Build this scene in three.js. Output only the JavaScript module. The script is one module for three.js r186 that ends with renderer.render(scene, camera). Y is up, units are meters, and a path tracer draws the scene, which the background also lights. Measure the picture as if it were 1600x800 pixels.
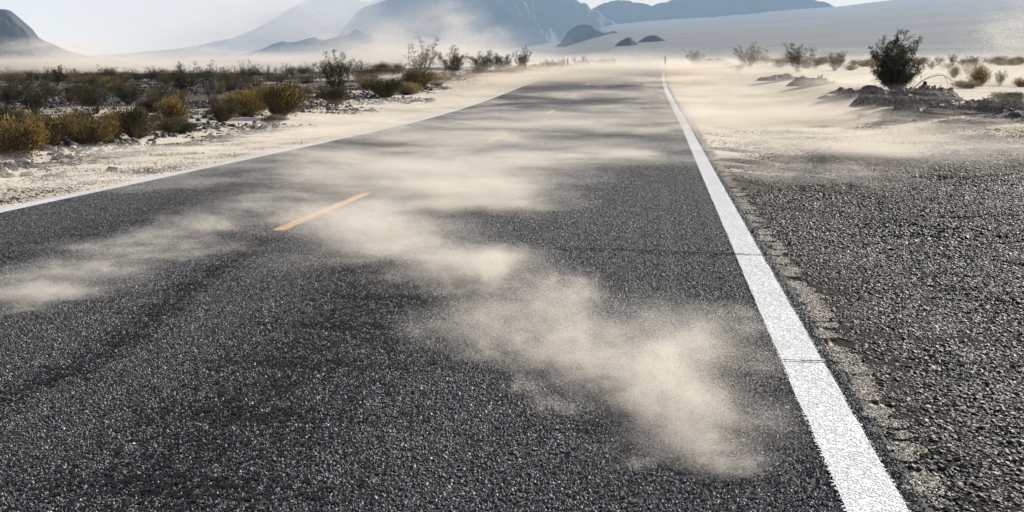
import * as THREE from 'three';
import { ImprovedNoise } from 'three/addons/math/ImprovedNoise.js';
import { mergeGeometries } from 'three/addons/utils/BufferGeometryUtils.js';

// ---------------------------------------------------------------- camera, sky, sun, air
const scene = new THREE.Scene();
const renderer = new THREE.WebGLRenderer({ antialias: true });
renderer.toneMapping = THREE.LinearToneMapping;
renderer.toneMappingExposure = 1.9;
renderer.shadowMap.enabled = true;

const EYE = 1.32, FOCAL = 1790;                       // eye height; focal length in pixels of a 1600 px wide picture
const camera = new THREE.PerspectiveCamera(2 * Math.atan(400 / FOCAL) * 180 / Math.PI, 2, 0.1, 60000);
const PITCH = Math.atan(288 / FOCAL);
camera.position.set(0, EYE, 0);
camera.rotation.x = -PITCH;
camera.updateMatrixWorld(true);

const SUN_AZ = 42 * Math.PI / 180, SUN_EL = 27 * Math.PI / 180;
const sunDir = new THREE.Vector3(Math.sin(SUN_AZ) * Math.cos(SUN_EL), Math.sin(SUN_EL), -Math.cos(SUN_AZ) * Math.cos(SUN_EL));
const sun = new THREE.DirectionalLight(new THREE.Color(1.0, 0.945, 0.85), 5.0);
sun.position.copy(sunDir).multiplyScalar(200);
sun.castShadow = true;
sun.shadow.mapSize.set(4096, 4096);
sun.shadow.radius = 1.5;
Object.assign(sun.shadow.camera, { left: -120, right: 120, top: 120, bottom: -120, near: 1, far: 600 });
scene.add(sun);

{ // a hazy desert sky: pale at the horizon, blue overhead, a wide glow round the sun
  const W = 512, H = 256, data = new Float32Array(W * H * 4), d = new THREE.Vector3();
  for (let j = 0; j < H; j++) for (let i = 0; i < W; i++) {
    const el = ((j + 0.5) / H - 0.5) * Math.PI, az = ((i + 0.5) / W - 0.5) * 2 * Math.PI;
    d.set(Math.cos(el) * Math.cos(az), Math.sin(el), Math.cos(el) * Math.sin(az));
    const up = Math.max(0, d.y), k = Math.exp(-up * 4.2);
    const c = Math.max(0, d.dot(sunDir)), glow = 0.22 * Math.pow(c, 9) + 0.5 * Math.pow(c, 60);
    const o = (j * W + i) * 4;
    data[o] = 0.07 + 0.95 * k + glow; data[o + 1] = 0.115 + 0.70 * k + glow * 0.93; data[o + 2] = 0.215 + 0.36 * k + glow * 0.82; data[o + 3] = 1;
  }
  const t = new THREE.DataTexture(data, W, H, THREE.RGBAFormat, THREE.FloatType);
  t.mapping = THREE.EquirectangularReflectionMapping; t.magFilter = THREE.LinearFilter; t.minFilter = THREE.LinearFilter; t.needsUpdate = true;
  scene.background = t; scene.environment = t;
}
scene.fog = new THREE.FogExp2(new THREE.Color(0.49, 0.72, 1.0), 5.5e-5);

// ---------------------------------------------------------------- helpers
function rng(seed) { let a = seed >>> 0; return () => { a = (a + 0x6D2B79F5) >>> 0; let t = Math.imul(a ^ (a >>> 15), 1 | a); t = (t + Math.imul(t ^ (t >>> 7), 61 | t)) ^ t; return ((t ^ (t >>> 14)) >>> 0) / 4294967296; }; }
const gauss = (r) => Math.sqrt(-2 * Math.log(1 - r() * 0.9999)) * Math.cos(6.2831853 * r());
const perlin = new ImprovedNoise();
const n3 = (x, y, z = 0) => perlin.noise(x + 100.37, y + 57.21, z + 31.7);
const fbm = (x, y, z = 0, o = 4) => { let s = 0, a = 0.5, f = 1; for (let i = 0; i < o; i++) { s += a * n3(x * f, y * f, z + i * 7.3); a *= 0.5; f *= 2.03; } return s; };
const ridged = (x, y, z = 0, o = 5) => { let s = 0, a = 0.5, f = 1, w = 1; for (let i = 0; i < o; i++) { let v = 1 - Math.abs(n3(x * f, y * f, z + i * 3.1)) * 1.6; v = Math.max(0, v); v *= v; s += a * v * w; w = Math.min(1, v * 1.4); a *= 0.5; f *= 2.1; } return s; };
const ss = (a, b, x) => { const t = Math.min(1, Math.max(0, (x - a) / (b - a))); return t * t * (3 - 2 * t); };
const lerp = (a, b, t) => a + (b - a) * t;
function table(pts) { return (x) => { if (x <= pts[0][0]) return pts[0][1]; for (let i = 1; i < pts.length; i++) if (x <= pts[i][0]) { const t = (x - pts[i - 1][0]) / (pts[i][0] - pts[i - 1][0]); return lerp(pts[i - 1][1], pts[i][1], t); } return pts[pts.length - 1][1]; }; }
function smoothTable(pts) { // monotone-ish cubic through the points
  const n = pts.length, m = pts.map((p, i) => i === 0 || i === n - 1 ? 0 : ((pts[i + 1][1] - pts[i - 1][1]) / (pts[i + 1][0] - pts[i - 1][0])));
  return (x) => { if (x <= pts[0][0]) return pts[0][1]; if (x >= pts[n - 1][0]) return pts[n - 1][1]; let i = 1; while (x > pts[i][0]) i++; const h = pts[i][0] - pts[i - 1][0], t = (x - pts[i - 1][0]) / h, t2 = t * t, t3 = t2 * t;
    return (2 * t3 - 3 * t2 + 1) * pts[i - 1][1] + (t3 - 2 * t2 + t) * h * m[i - 1] + (-2 * t3 + 3 * t2) * pts[i][1] + (t3 - t2) * h * m[i]; };
}
const taken = new Map();
function numbered(name) { const k = (taken.get(name) ?? -1) + 1; taken.set(name, k); return k ? `${name}_${String(k).padStart(3, '0')}` : name; }
function tag(o, label, category, group) { o.userData.label = label; o.userData.category = category; if (group) o.userData.group = group; return o; }
function geo(pos, idx, extra = {}) {
  const g = new THREE.BufferGeometry(); g.setAttribute('position', new THREE.Float32BufferAttribute(pos, 3));
  if (extra.uv) g.setAttribute('uv', new THREE.Float32BufferAttribute(extra.uv, 2));
  if (extra.color) g.setAttribute('color', new THREE.Float32BufferAttribute(extra.color, 3));
  if (idx) g.setIndex(idx);
  if (extra.normal) g.setAttribute('normal', new THREE.Float32BufferAttribute(extra.normal, 3)); else if (extra.smooth !== false) g.computeVertexNormals();
  return g;
}
function mesh(name, g, m, parent = scene) { const o = new THREE.Mesh(g, m); o.name = parent === scene ? numbered(name) : name; o.castShadow = o.receiveShadow = true; parent.add(o); return o; }
function structure(o, label, category) { o.userData.kind = 'structure'; o.userData.label = label; o.userData.category = category; return o; }
function stuff(o, label, category) { o.userData.kind = 'stuff'; if (label) o.userData.label = label; if (category) o.userData.category = category; return o; }
function instanced(name, g, m, list, parent = scene) { // list of Matrix4
  const o = new THREE.InstancedMesh(g, m, list.length); o.name = parent === scene ? numbered(name) : name; list.forEach((x, i) => o.setMatrixAt(i, x)); o.castShadow = o.receiveShadow = true; o.frustumCulled = false; parent.add(o); return o;
}
function tileNoise(size, octaves, seed) { // tileable value noise 0..1, octaves: [cells, weight]
  const out = new Float32Array(size * size); let total = 0;
  octaves.forEach(([cells, w], k) => {
    const r = rng(seed + k * 131), g = new Float32Array(cells * cells).map(() => r()); total += w;
    for (let j = 0; j < size; j++) for (let i = 0; i < size; i++) {
      const x = i / size * cells, y = j / size * cells, x0 = Math.floor(x), y0 = Math.floor(y), fx = x - x0, fy = y - y0, sx = fx * fx * (3 - 2 * fx), sy = fy * fy * (3 - 2 * fy), x1 = (x0 + 1) % cells, y1 = (y0 + 1) % cells;
      out[j * size + i] += w * lerp(lerp(g[y0 * cells + x0], g[y0 * cells + x1], sx), lerp(g[y1 * cells + x0], g[y1 * cells + x1], sx), sy);
    }
  });
  return out.map((v) => v / total);
}
function grayTexture(values, size, lo, hi, srgb, tint = [1, 1, 1]) {
  const d = new Uint8Array(size * size * 4);
  for (let i = 0; i < size * size; i++) { const v = lo + (hi - lo) * values[i]; for (let c = 0; c < 3; c++) d[i * 4 + c] = Math.max(0, Math.min(255, 255 * (srgb ? Math.pow(Math.max(0, v * tint[c]), 1 / 2.2) : v))); d[i * 4 + 3] = 255; }
  const t = new THREE.DataTexture(d, size, size, THREE.RGBAFormat, THREE.UnsignedByteType);
  t.wrapS = t.wrapT = THREE.RepeatWrapping; t.magFilter = THREE.LinearFilter; t.minFilter = THREE.LinearMipmapLinearFilter; t.generateMipmaps = true; if (srgb) t.colorSpace = THREE.SRGBColorSpace; t.needsUpdate = true; return t;
}

// ---------------------------------------------------------------- the lie of the land
const HEAD = 7.15 * Math.PI / 180, SA = Math.sin(HEAD), CA = Math.cos(HEAD);      // the road runs 7 degrees to the right of the view
const alongOf = (x, z) => x * SA - z * CA, acrossOf = (x, z) => x * CA + z * SA;
const roadY = smoothTable([[-20, 0], [26, 0], [40, 0.17], [55, 0.56], [70, 1.0], [85, 1.44], [100, 1.76], [125, 2.0], [150, 2.02], [220, 1.5], [400, -1.5], [800, -3]]);
const bend = (s) => -0.33 * ss(26, 62, s);
const EDGE_L = -6.44, EDGE_R = 0.87, LINE_R = 0.695, LINE_L = -6.30, LINE_Y = -3.18;
const onRoad = (s, l, lift = 0) => { const q = l + bend(s); return new THREE.Vector3(s * SA + q * CA, roadY(s) + lift, -s * CA + q * SA); };
function groundY(x, z) {
  const s = alongOf(x, z), l = acrossOf(x, z) - bend(s);
  let y = roadY(s);
  if (l < -8) y *= 1 - 0.9 * ss(-9, -55, l);
  const out = Math.max(l - EDGE_R, EDGE_L - l);                          // metres beyond the asphalt's edge
  if (l > 0) y += 0.62 * ss(3.6, 8.0, l) * ss(17, 33, s) * (1 - 0.62 * ss(42, 75, s));
  if (l > 0) y += -0.05 * ss(0.1, 1.2, out);
  if (l < 0) y += 0.13 * ss(2.2, 5.5, out) * (0.6 + 0.8 * n3(x * 0.12, z * 0.12));
  y += out > 0 ? Math.min(1, out / 1.5) * (0.05 * fbm(x * 0.55, z * 0.55) + 0.16 * ss(3, 14, out) * fbm(x * 0.14 + 9, z * 0.14)) : 0;
  if (out > 20) y += ss(20, 90, out) * 0.7 * fbm(x * 0.02, z * 0.02);
  y -= out > 0 ? 0.012 + 0.02 * Math.min(1, out / 0.5) : 0.09;
  return y;
}
const eyeRay = (u, v) => new THREE.Vector3((u - 800) / FOCAL, -(v - 400) / FOCAL, -1).applyQuaternion(camera.quaternion);
function onGround(u, v, from = 2, to = 900) { // where the sight line through that point of the survey photograph meets the land
  const d = eyeRay(u, v); let t = from;
  while (t < to) { const y = EYE + d.y * t; if (y < Math.max(groundY(d.x * t, d.z * t))) break; t *= 1.004; }
  const x = d.x * t, z = d.z * t; return new THREE.Vector3(x, groundY(x, z), z);
}
const metre = (p) => FOCAL / Math.hypot(p.z, p.y - EYE);                  // pixels (of 1600) per metre there

// ---------------------------------------------------------------- ground
const sandGrain = tileNoise(1024, [[32, 0.6], [128, 0.8], [512, 1.4]], 11);
const sandBump = tileNoise(1024, [[24, 1.2], [90, 1], [260, 0.7], [512, 0.5]], 23);
const sandMap = grayTexture(sandGrain, 1024, 0.72, 1.2, true), sandBumpMap = grayTexture(sandBump, 1024, 0, 1, false);
const M = {};
M.ground = new THREE.MeshPhysicalMaterial({ name: 'desert ground', specularIntensity: 0.12, vertexColors: true, map: sandMap, bumpMap: sandBumpMap, bumpScale: 0.03, roughness: 1 });
{
  const angles = []; for (let a = -180; a < -34; a += 4) angles.push(a); for (let a = -34; a <= 34; a += 0.16) angles.push(a); for (let a = 36; a <= 180; a += 4) angles.push(a);
  const radii = [0.02]; for (let r = 1.2; r < 700; r *= 1.0135) radii.push(r); for (let r = 700; r < 14000; r *= 1.12) radii.push(r);
  const pos = [], uv = [], col = [], idx = [], A = angles.length;
  for (const r of radii) for (const a of angles) {
    const x = r * Math.sin(a * Math.PI / 180), z = -r * Math.cos(a * Math.PI / 180), s = alongOf(x, z), l = acrossOf(x, z);
    pos.push(x, groundY(x, z), z); uv.push(x / 2.2, z / 2.2);
    let c = [0.57, 0.50, 0.405];
    const patch = fbm(x * 0.09, z * 0.09, 3), fine = fbm(x * 0.6, z * 0.6, 8);
    const mix = (t, d) => { t = Math.max(0, Math.min(1, t)); c = c.map((v, i) => lerp(v, d[i], t)); };
    if (l < -9) mix(ss(-11, -17, l + 5 * patch + 3 * fine) * ss(-0.25, 0.12, patch + 0.4 * fine + 0.10), [0.085, 0.068, 0.055]);   // stony desert pavement
    if (l > 0.9) mix(ss(25, 9, s - 0.3 * l + 14 * fine + 7 * patch) * (1 + 0.5 * fine), [0.022, 0.019, 0.016]);                    // dark gravelly shoulder
    const sp = 1 + 0.35 * fine; col.push(c[0] * sp, c[1] * sp, c[2] * sp);
  }
  for (let j = 0; j < radii.length - 1; j++) for (let i = 0; i < A - 1; i++) { const p = j * A + i; idx.push(p, p + A, p + 1, p + 1, p + A, p + A + 1); }
  structure(mesh('ground', geo(pos, idx.reverse(), { uv, color: col }), M.ground), 'pale sandy desert ground on both sides of the road', 'ground');
}

// ---------------------------------------------------------------- road
const tar = tileNoise(512, [[16, 1], [64, 1], [256, 1.5]], 41);
M.binder = new THREE.MeshPhysicalMaterial({ name: 'bituminous binder', specularIntensity: 0.4, map: grayTexture(tar, 512, 0.015, 0.04, true, [0.97, 1, 1.06]), bumpMap: grayTexture(tar, 512, 0, 1, false), bumpScale: 0.004, roughness: 0.85 });
M.chip = new THREE.MeshPhysicalMaterial({ name: 'stone chips', specularIntensity: 0.75, vertexColors: true, roughness: 0.62 });
M.white = new THREE.MeshStandardMaterial({ name: 'white road paint', map: grayTexture(tar, 512, 0.52, 0.68, true, [0.99, 1, 1.0]), bumpMap: M.binder.bumpMap, bumpScale: 0.004, roughness: 0.8 });
M.yellow = new THREE.MeshStandardMaterial({ name: 'yellow road paint', map: grayTexture(tar, 512, 0.6, 0.85, true, [1.0, 0.62, 0.2]), bumpMap: M.binder.bumpMap, bumpScale: 0.004, roughness: 0.8 });
M.seal = new THREE.MeshPhysicalMaterial({ name: 'crack sealant', color: new THREE.Color(0.012, 0.012, 0.013), roughness: 1, specularIntensity: 0 });
function ribbon(s0, s1, step, lefts, lift, wobble) { // a sheet along the road between lefts[0] and lefts[last], with the cross-section given as [across, extra height]
  const pos = [], uv = [], idx = [], n = lefts.length; let row = 0;
  for (let s = s0; s <= s1 + 1e-6; s += step) { lefts.forEach(([l, dy], k) => { const w = wobble ? wobble(s, k) : 0, p = onRoad(s, l + w, lift + dy); pos.push(p.x, p.y, p.z); uv.push(l * 0.8, s * 0.8); }); row++; }
  for (let j = 0; j < row - 1; j++) for (let k = 0; k < n - 1; k++) { const a = j * n + k; idx.push(a, a + 1, a + n, a + 1, a + n + 1, a + n); }
  return geo(pos, idx, { uv });
}
const road = new THREE.Group(); road.name = 'road'; scene.add(road); structure(road, 'two lane asphalt road running straight through the desert', 'road');
mesh('asphalt', ribbon(-8, 320, 0.25, [[EDGE_L, -0.1], [EDGE_L, -0.004], [-5, 0], [-3, 0.0], [-1, 0], [EDGE_R, -0.004], [EDGE_R + 0.02, -0.1]], 0, (s, k) => k === 5 || k === 6 ? 0.03 * n3(s * 1.7, 3) + 0.025 * n3(s * 7, 5) : k < 2 ? 0.05 * n3(s * 1.1, 9) : 0), M.binder, road);
mesh('edge_line', ribbon(-8, 180, 0.1, [[LINE_R - 0.095, 0], [LINE_R + 0.095, 0]], 0.0078, (s, k) => 0.008 * n3(s * 3, k * 9)), M.white, road);
mesh('edge_line', ribbon(-8, 180, 0.25, [[LINE_L - 0.09, 0], [LINE_L + 0.09, 0]], 0.0085, (s, k) => 0.008 * n3(s * 3, k * 9)), M.white, road);
const DASH0 = 9.35, CYCLE = 12.2;
for (let k = 0; k < 9; k++) mesh('centre_dash', ribbon(DASH0 + k * CYCLE, DASH0 + k * CYCLE + 3.05, 0.05, [[LINE_Y - 0.055, 0], [LINE_Y + 0.055, 0]], 0.0066, (s, q) => 0.007 * n3(s * 6, q * 9)), M.yellow, road);

const chipShape = (() => { // six points, eight faces
  const p = [[1, 0, 0], [-1, 0, 0], [0, 1, 0], [0, -1, 0], [0, 0, 1], [0, 0, -1]], f = [[0, 2, 4], [4, 2, 1], [1, 2, 5], [5, 2, 0]];
  return { p, f };
})();
function chipPatch(w, d, count, rMin, rMax, tone, seed, flat = 1) { // stone chips bedded in the binder, upper faces only
  const r = rng(seed), pos = [], col = [];
  for (let i = 0; i < count; i++) {
    const x = (r() - 0.5) * w, z = (r() - 0.5) * d, rad = lerp(rMin, rMax, r() * r()), yaw = r() * 6.283, c = Math.cos(yaw), s = Math.sin(yaw), t = tone(r), tilt = (r() - 0.5) * 0.9, tilt2 = (r() - 0.5) * 0.9;
    const v = chipShape.p.map(([a, b, e]) => { a *= rad * (0.7 + 0.6 * r()); e *= rad * (0.7 + 0.6 * r()); b *= rad * (0.55 + 0.5 * r()); const y = (b + a * tilt + e * tilt2) * flat; return [x + a * c - e * s, y, z + a * s + e * c]; });
    for (const f of chipShape.f) for (const k of [f[0], f[2], f[1]]) { pos.push(v[k][0], v[k][1] + 0.0005, v[k][2]); col.push(...t); }
  }
  const g = geo(pos, null, { color: col }); return g;
}
const asphaltTone = (r) => { const q = r(); const v = q < 0.58 ? 0.012 + 0.025 * r() : q < 0.88 ? 0.04 + 0.075 * r() : 0.16 + 0.24 * r(); const w = 0.97 + 0.1 * (r() - 0.5); return [v * w, v * 0.985, v * (1.97 - w)]; };
{
  const place = (l0, l1, s0, s1, dl, ds, rr, lift) => { const out = []; for (let s = s0; s < s1; s += ds) for (let l = l0; l < l1 - 1e-6; l += dl) {
    const p = onRoad(s + ds / 2, l + dl / 2, lift), q = onRoad(s + ds / 2 + 0.5, l + dl / 2, lift); const fwd = q.sub(p).normalize();
    const m = new THREE.Matrix4(), right = new THREE.Vector3(fwd.z * -1, 0, fwd.x).normalize(), up = new THREE.Vector3().crossVectors(right, fwd); const k = rr ? Math.floor(rr() * 4) : 0;
    let X = right, Z = fwd.clone().negate(); for (let i = 0; i < k; i++) { const t = X; X = Z.clone(); Z = t.clone().negate(); }
    m.makeBasis(X, up, Z).setPosition(p); out.push(m); } return out; };
  const r = rng(77), all = place(EDGE_L + 0.03, EDGE_R - 0.02, 1.5, 95, (EDGE_R - EDGE_L - 0.05) / 8, (EDGE_R - EDGE_L - 0.05) / 8, r, 0.0015), W = (EDGE_R - EDGE_L - 0.05) / 8;
  for (let v = 0; v < 3; v++) stuff(instanced('asphalt_chips', chipPatch(W, W, 8200, 0.0042, 0.0088, asphaltTone, 500 + v), M.chip, all.filter((_, i) => (i * 7 + (i >> 3)) % 3 === v), road));
  const white = (q) => { const v = q() < 0.08 ? 0.2 + 0.2 * q() : 0.48 + 0.18 * q(); return [v, v, v]; }, gold = (q) => { const v = 0.6 + 0.25 * q(); return [v, v * 0.62, v * 0.2]; };
  stuff(instanced('painted_chips', chipPatch(0.205, 1, 1700, 0.0035, 0.0075, white, 601, 0.2), M.chip, place(LINE_R - 0.1, LINE_R + 0.1, 1.5, 70, 0.2, 1, null, 0.0083), road));
  stuff(instanced('painted_chips', chipPatch(0.185, 1, 1100, 0.0035, 0.0075, white, 602, 0.2), M.chip, place(LINE_L - 0.09, LINE_L + 0.09, 1.5, 60, 0.18, 1, null, 0.009), road));
  const dash = []; for (let k = 0; k < 4; k++) dash.push(...place(LINE_Y - 0.057, LINE_Y + 0.057, DASH0 + k * CYCLE, DASH0 + k * CYCLE + 3.0, 0.114, 1, null, 0.0071));
  stuff(instanced('painted_chips', chipPatch(0.112, 1, 800, 0.0035, 0.007, gold, 603, 0.4), M.chip, dash, road));
}
function stain(spread, count, seed) { // small flat blots of tar, a metre of road long
  const r = rng(seed), pos = []; for (let i = 0; i < count; i++) { const x = gauss(r) * spread, z = (r() - 0.5), q = 0.005 + 0.013 * r() * r(), y = 0.002 + 0.006 * r(), n = 5, a0 = r() * 6; for (let k = 0; k < n; k++) { const p = (j) => { const a = a0 + j / n * 6.283, w = q * (0.6 + 0.7 * Math.abs(n3(i * 0.7, j % n))); return [x + w * Math.cos(a), y, z + w * 1.15 * Math.sin(a)]; }; pos.push(x, y, z, ...p(k + 1), ...p(k)); } }
  return geo(pos, null);
}
{
  M.stain = new THREE.MeshPhysicalMaterial({ name: 'tar bleed', color: new THREE.Color(0.012, 0.012, 0.014), specularIntensity: 0.12, roughness: 0.9 });
  const along = (pts, ds) => { const f = smoothTable(pts), out = []; for (let s = pts[0][0]; s < pts[pts.length - 1][0]; s += ds) { const p = onRoad(s, f(s), 0.001), q = onRoad(s + 0.3, f(s + 0.3), 0.001).sub(p).normalize(), right = new THREE.Vector3(-q.z, 0, q.x).normalize(); out.push(new THREE.Matrix4().makeBasis(right, new THREE.Vector3().crossVectors(right, q), q.clone().negate()).setPosition(p)); } return out; };
  stuff(instanced('tar_stain', stain(0.08, 800, 71), M.stain, along([[3.6, -2.72], [5, -2.62], [6.2, -2.78], [7.2, -2.95], [8.2, -3.02], [8.9, -3.1]], 0.7), road));
  stuff(instanced('tar_stain', stain(0.28, 2700, 72), M.stain, along([[2.2, -1.5], [5, -1.6], [9, -1.68]], 0.8), road));
  stuff(instanced('tar_stain', stain(0.3, 1300, 73), M.stain, along([[3, -4.6], [9, -4.7], [22, -4.8]], 0.9), road));
}
function crack(points, w) { // a narrow ribbon of sealant over a crack; points as [along, across]
  const pos = [], idx = [], r = rng(points.length * 91 + Math.floor(points[0][0] * 10)); let n = 0; const pts = [];
  for (let i = 0; i < points.length - 1; i++) for (let t = 0; t < 14; t++) pts.push([lerp(points[i][0], points[i + 1][0], t / 14), lerp(points[i][1], points[i + 1][1], t / 14)]);
  pts.forEach(([s, l], i) => { const b = pts[Math.min(i + 1, pts.length - 1)], a = pts[Math.max(i - 1, 0)], ds = b[0] - a[0], dl = b[1] - a[1], len = Math.hypot(ds, dl) || 1, ww = w * (0.5 + r()) / 2, j = (r() - 0.5) * w * 0.9;
    for (const e of [-1, 1]) { const p = onRoad(s + (dl / len) * (e * ww + j), l - (ds / len) * (e * ww + j), 0.0145); pos.push(p.x, p.y, p.z); } if (i) idx.push(n - 2, n, n - 1, n - 1, n, n + 1); n += 2; });
  return geo(pos, idx);
}
mesh('crack_seal', crack([[8.62, -0.75], [8.58, -0.3], [8.55, 0.02], [8.5, 0.35], [8.47, EDGE_R - 0.01]], 0.024), M.seal, road);
mesh('crack_seal', crack([[5.35, 0.25], [5.31, 0.6], [5.3, EDGE_R - 0.01]], 0.012), M.seal, road);

// ---------------------------------------------------------------- gravel shoulder, sandy crumbs along the broken edge
M.stone = new THREE.MeshPhysicalMaterial({ name: 'gravel stone', specularIntensity: 0.4, vertexColors: true, roughness: 0.6 });
const ico = (() => { const g = new THREE.IcosahedronGeometry(1, 0), p = g.attributes.position, key = new Map(), v = [], f = []; for (let i = 0; i < p.count; i++) { const k = [p.getX(i), p.getY(i), p.getZ(i)].map((q) => q.toFixed(3)).join(); if (!key.has(k)) { key.set(k, v.length); v.push([p.getX(i), p.getY(i), p.getZ(i)]); } f.push(key.get(k)); } return { v, f }; })();
function pushStone(pos, col, r, x, y, z, rad, t, flat = 0.62) {
  const a = r() * 6.283, c = Math.cos(a), s = Math.sin(a), ex = 0.75 + 0.6 * r(), ez = 0.7 + 0.4 * r(), tx = (r() - 0.5) * 0.7, tz = (r() - 0.5) * 0.7;
  const v = ico.v.map(([px, py, pz]) => { const k = 0.78 + 0.42 * r(); px *= rad * ex * k; pz *= rad * ez * k; py = py * rad * flat * k + px * tx + pz * tz; return [x + px * c - pz * s, y + py, z + px * s + pz * c]; });
  for (const k of ico.f) { pos.push(...v[k]); col.push(...t); }
}
function stonePatch(radius, count, sizes, tone, seed, sink = 0.25) {
  const r = rng(seed), pos = [], col = [];
  for (let i = 0; i < count; i++) { const q = Math.sqrt(r()) * radius, a = r() * 6.283, rad = sizes(r); pushStone(pos, col, r, q * Math.cos(a), rad * sink, q * Math.sin(a), rad, tone(r)); }
  return geo(pos, null, { color: col });
}
const gravelTone = (r) => { const q = r(), v = q < 0.78 ? 0.007 + 0.012 * r() : q < 0.94 ? 0.024 + 0.045 * r() : 0.16 + 0.26 * r(), w = r() * 0.2; return [v * (1.06 + w * 0.5), v, v * (0.94 - w)]; };
const sandTone = (r) => { const v = 0.22 + 0.35 * r(); return [v * 1.08, v * 0.95, v * 0.76]; };
const rockTone = (r) => { const q = r(), v = q < 0.8 ? 0.016 + 0.026 * r() : q < 0.96 ? 0.06 + 0.09 * r() : 0.25 + 0.22 * r(); return [v * 1.15, v, v * 0.86]; };
function scatter(list, x, z, yaw, k = 1, lift = 0, level = false) {
  const y = groundY(x, z), e = 0.25, up = new THREE.Vector3(groundY(x - e, z) - groundY(x + e, z), 2 * e, groundY(x, z - e) - groundY(x, z + e)).normalize();
  if (level) up.set(0, 1, 0);
  const q = new THREE.Quaternion().setFromUnitVectors(new THREE.Vector3(0, 1, 0), up).multiply(new THREE.Quaternion().setFromAxisAngle(new THREE.Vector3(0, 1, 0), yaw));
  list.push(new THREE.Matrix4().compose(new THREE.Vector3(x, y + lift, z), q, new THREE.Vector3(k, k, k)));
}
{
  const r = rng(4), lists = [[], [], []], shape = [0, 1, 2].map((i) => stonePatch(0.5, 3600, (q) => 0.0034 + 0.0072 * q() + 0.011 * Math.pow(q(), 9), gravelTone, 900 + i));
  for (let s = 1.4; s < 33; s += 0.52) for (let l = EDGE_R + 0.5; l < 15; l += 0.52) {
    const ls = l + (r() - 0.5) * 0.2, st = s + (r() - 0.5) * 0.3, x = st * SA + ls * CA, z = -st * CA + ls * SA;
    if (Math.abs(x) > -z * 0.5 + 1) continue;
    const edge = 11 + 0.3 * l + 9 * fbm(x * 0.35, z * 0.35, 8) - st;        // sand lies over the gravel farther on
    if (edge < 0 && r() < Math.min(0.99, 0.12 - edge * 0.085)) continue;
    scatter(lists[Math.floor(r() * 3)], x, z, r() * 6.283, 0.9 + 0.2 * r(), -0.002);
  }
  lists.forEach((q, i) => stuff(instanced('gravel', shape[i], M.stone, q), 'dark loose gravel of the shoulder beside the white edge line', 'gravel'));
  const thin = [], ts = stonePatch(0.6, 150, (q) => 0.005 + 0.012 * q() + 0.012 * Math.pow(q(), 5), gravelTone, 940);
  for (let k = 0; k < 900; k++) { const st = 9 + 20 * r(), l = EDGE_R + 0.7 + 13 * r(), x = st * SA + l * CA, z = -st * CA + l * SA; if (Math.abs(x) > -z * 0.5 + 1 || r() > 0.35 + 0.9 * ss(26, 13, st + 8 * fbm(x * 0.3, z * 0.3, 5))) continue; scatter(thin, x, z, r() * 6.283, 0.8 + 0.5 * r(), -0.003); }
  stuff(instanced('scattered_gravel', ts, M.stone, thin), 'sparse stones where drifted sand covers the gravel shoulder', 'gravel');
  const verge = []; for (let k = 0; k < 260; k++) { const st = 6 + 18 * Math.pow(r(), 1.5), l = EDGE_L - 0.35 - 2.6 * r() * r(), x = st * SA + l * CA, z = -st * CA + l * SA; if (r() < 0.35 + 0.6 * ss(18, 9, st)) scatter(verge, x, z, r() * 6.283, 0.5 + 0.4 * r(), -0.003); }
  stuff(instanced('verge_gravel', ts, M.stone, verge), 'fine gravel in the sand along the far white edge line', 'gravel');
  const crumbs = [], cs = stonePatch(0.07, 220, (q) => 0.002 + 0.005 * q(), sandTone, 950);
  for (let s = 1.5; s < 32; s += 0.1) { const l = EDGE_R + 0.03 + 0.05 * n3(s * 1.9, 4) + (r() - 0.5) * 0.05; if (r() < 0.85) { const p = onRoad(s, l); scatter(crumbs, p.x, p.z, r() * 6.283, 0.7 + 0.6 * r(), 0.004 + 0.012 * r(), true); } }
  stuff(instanced('sandy_gravel', cs, M.stone, crumbs), 'tan crumbs along the broken asphalt edge', 'gravel');
}
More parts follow.
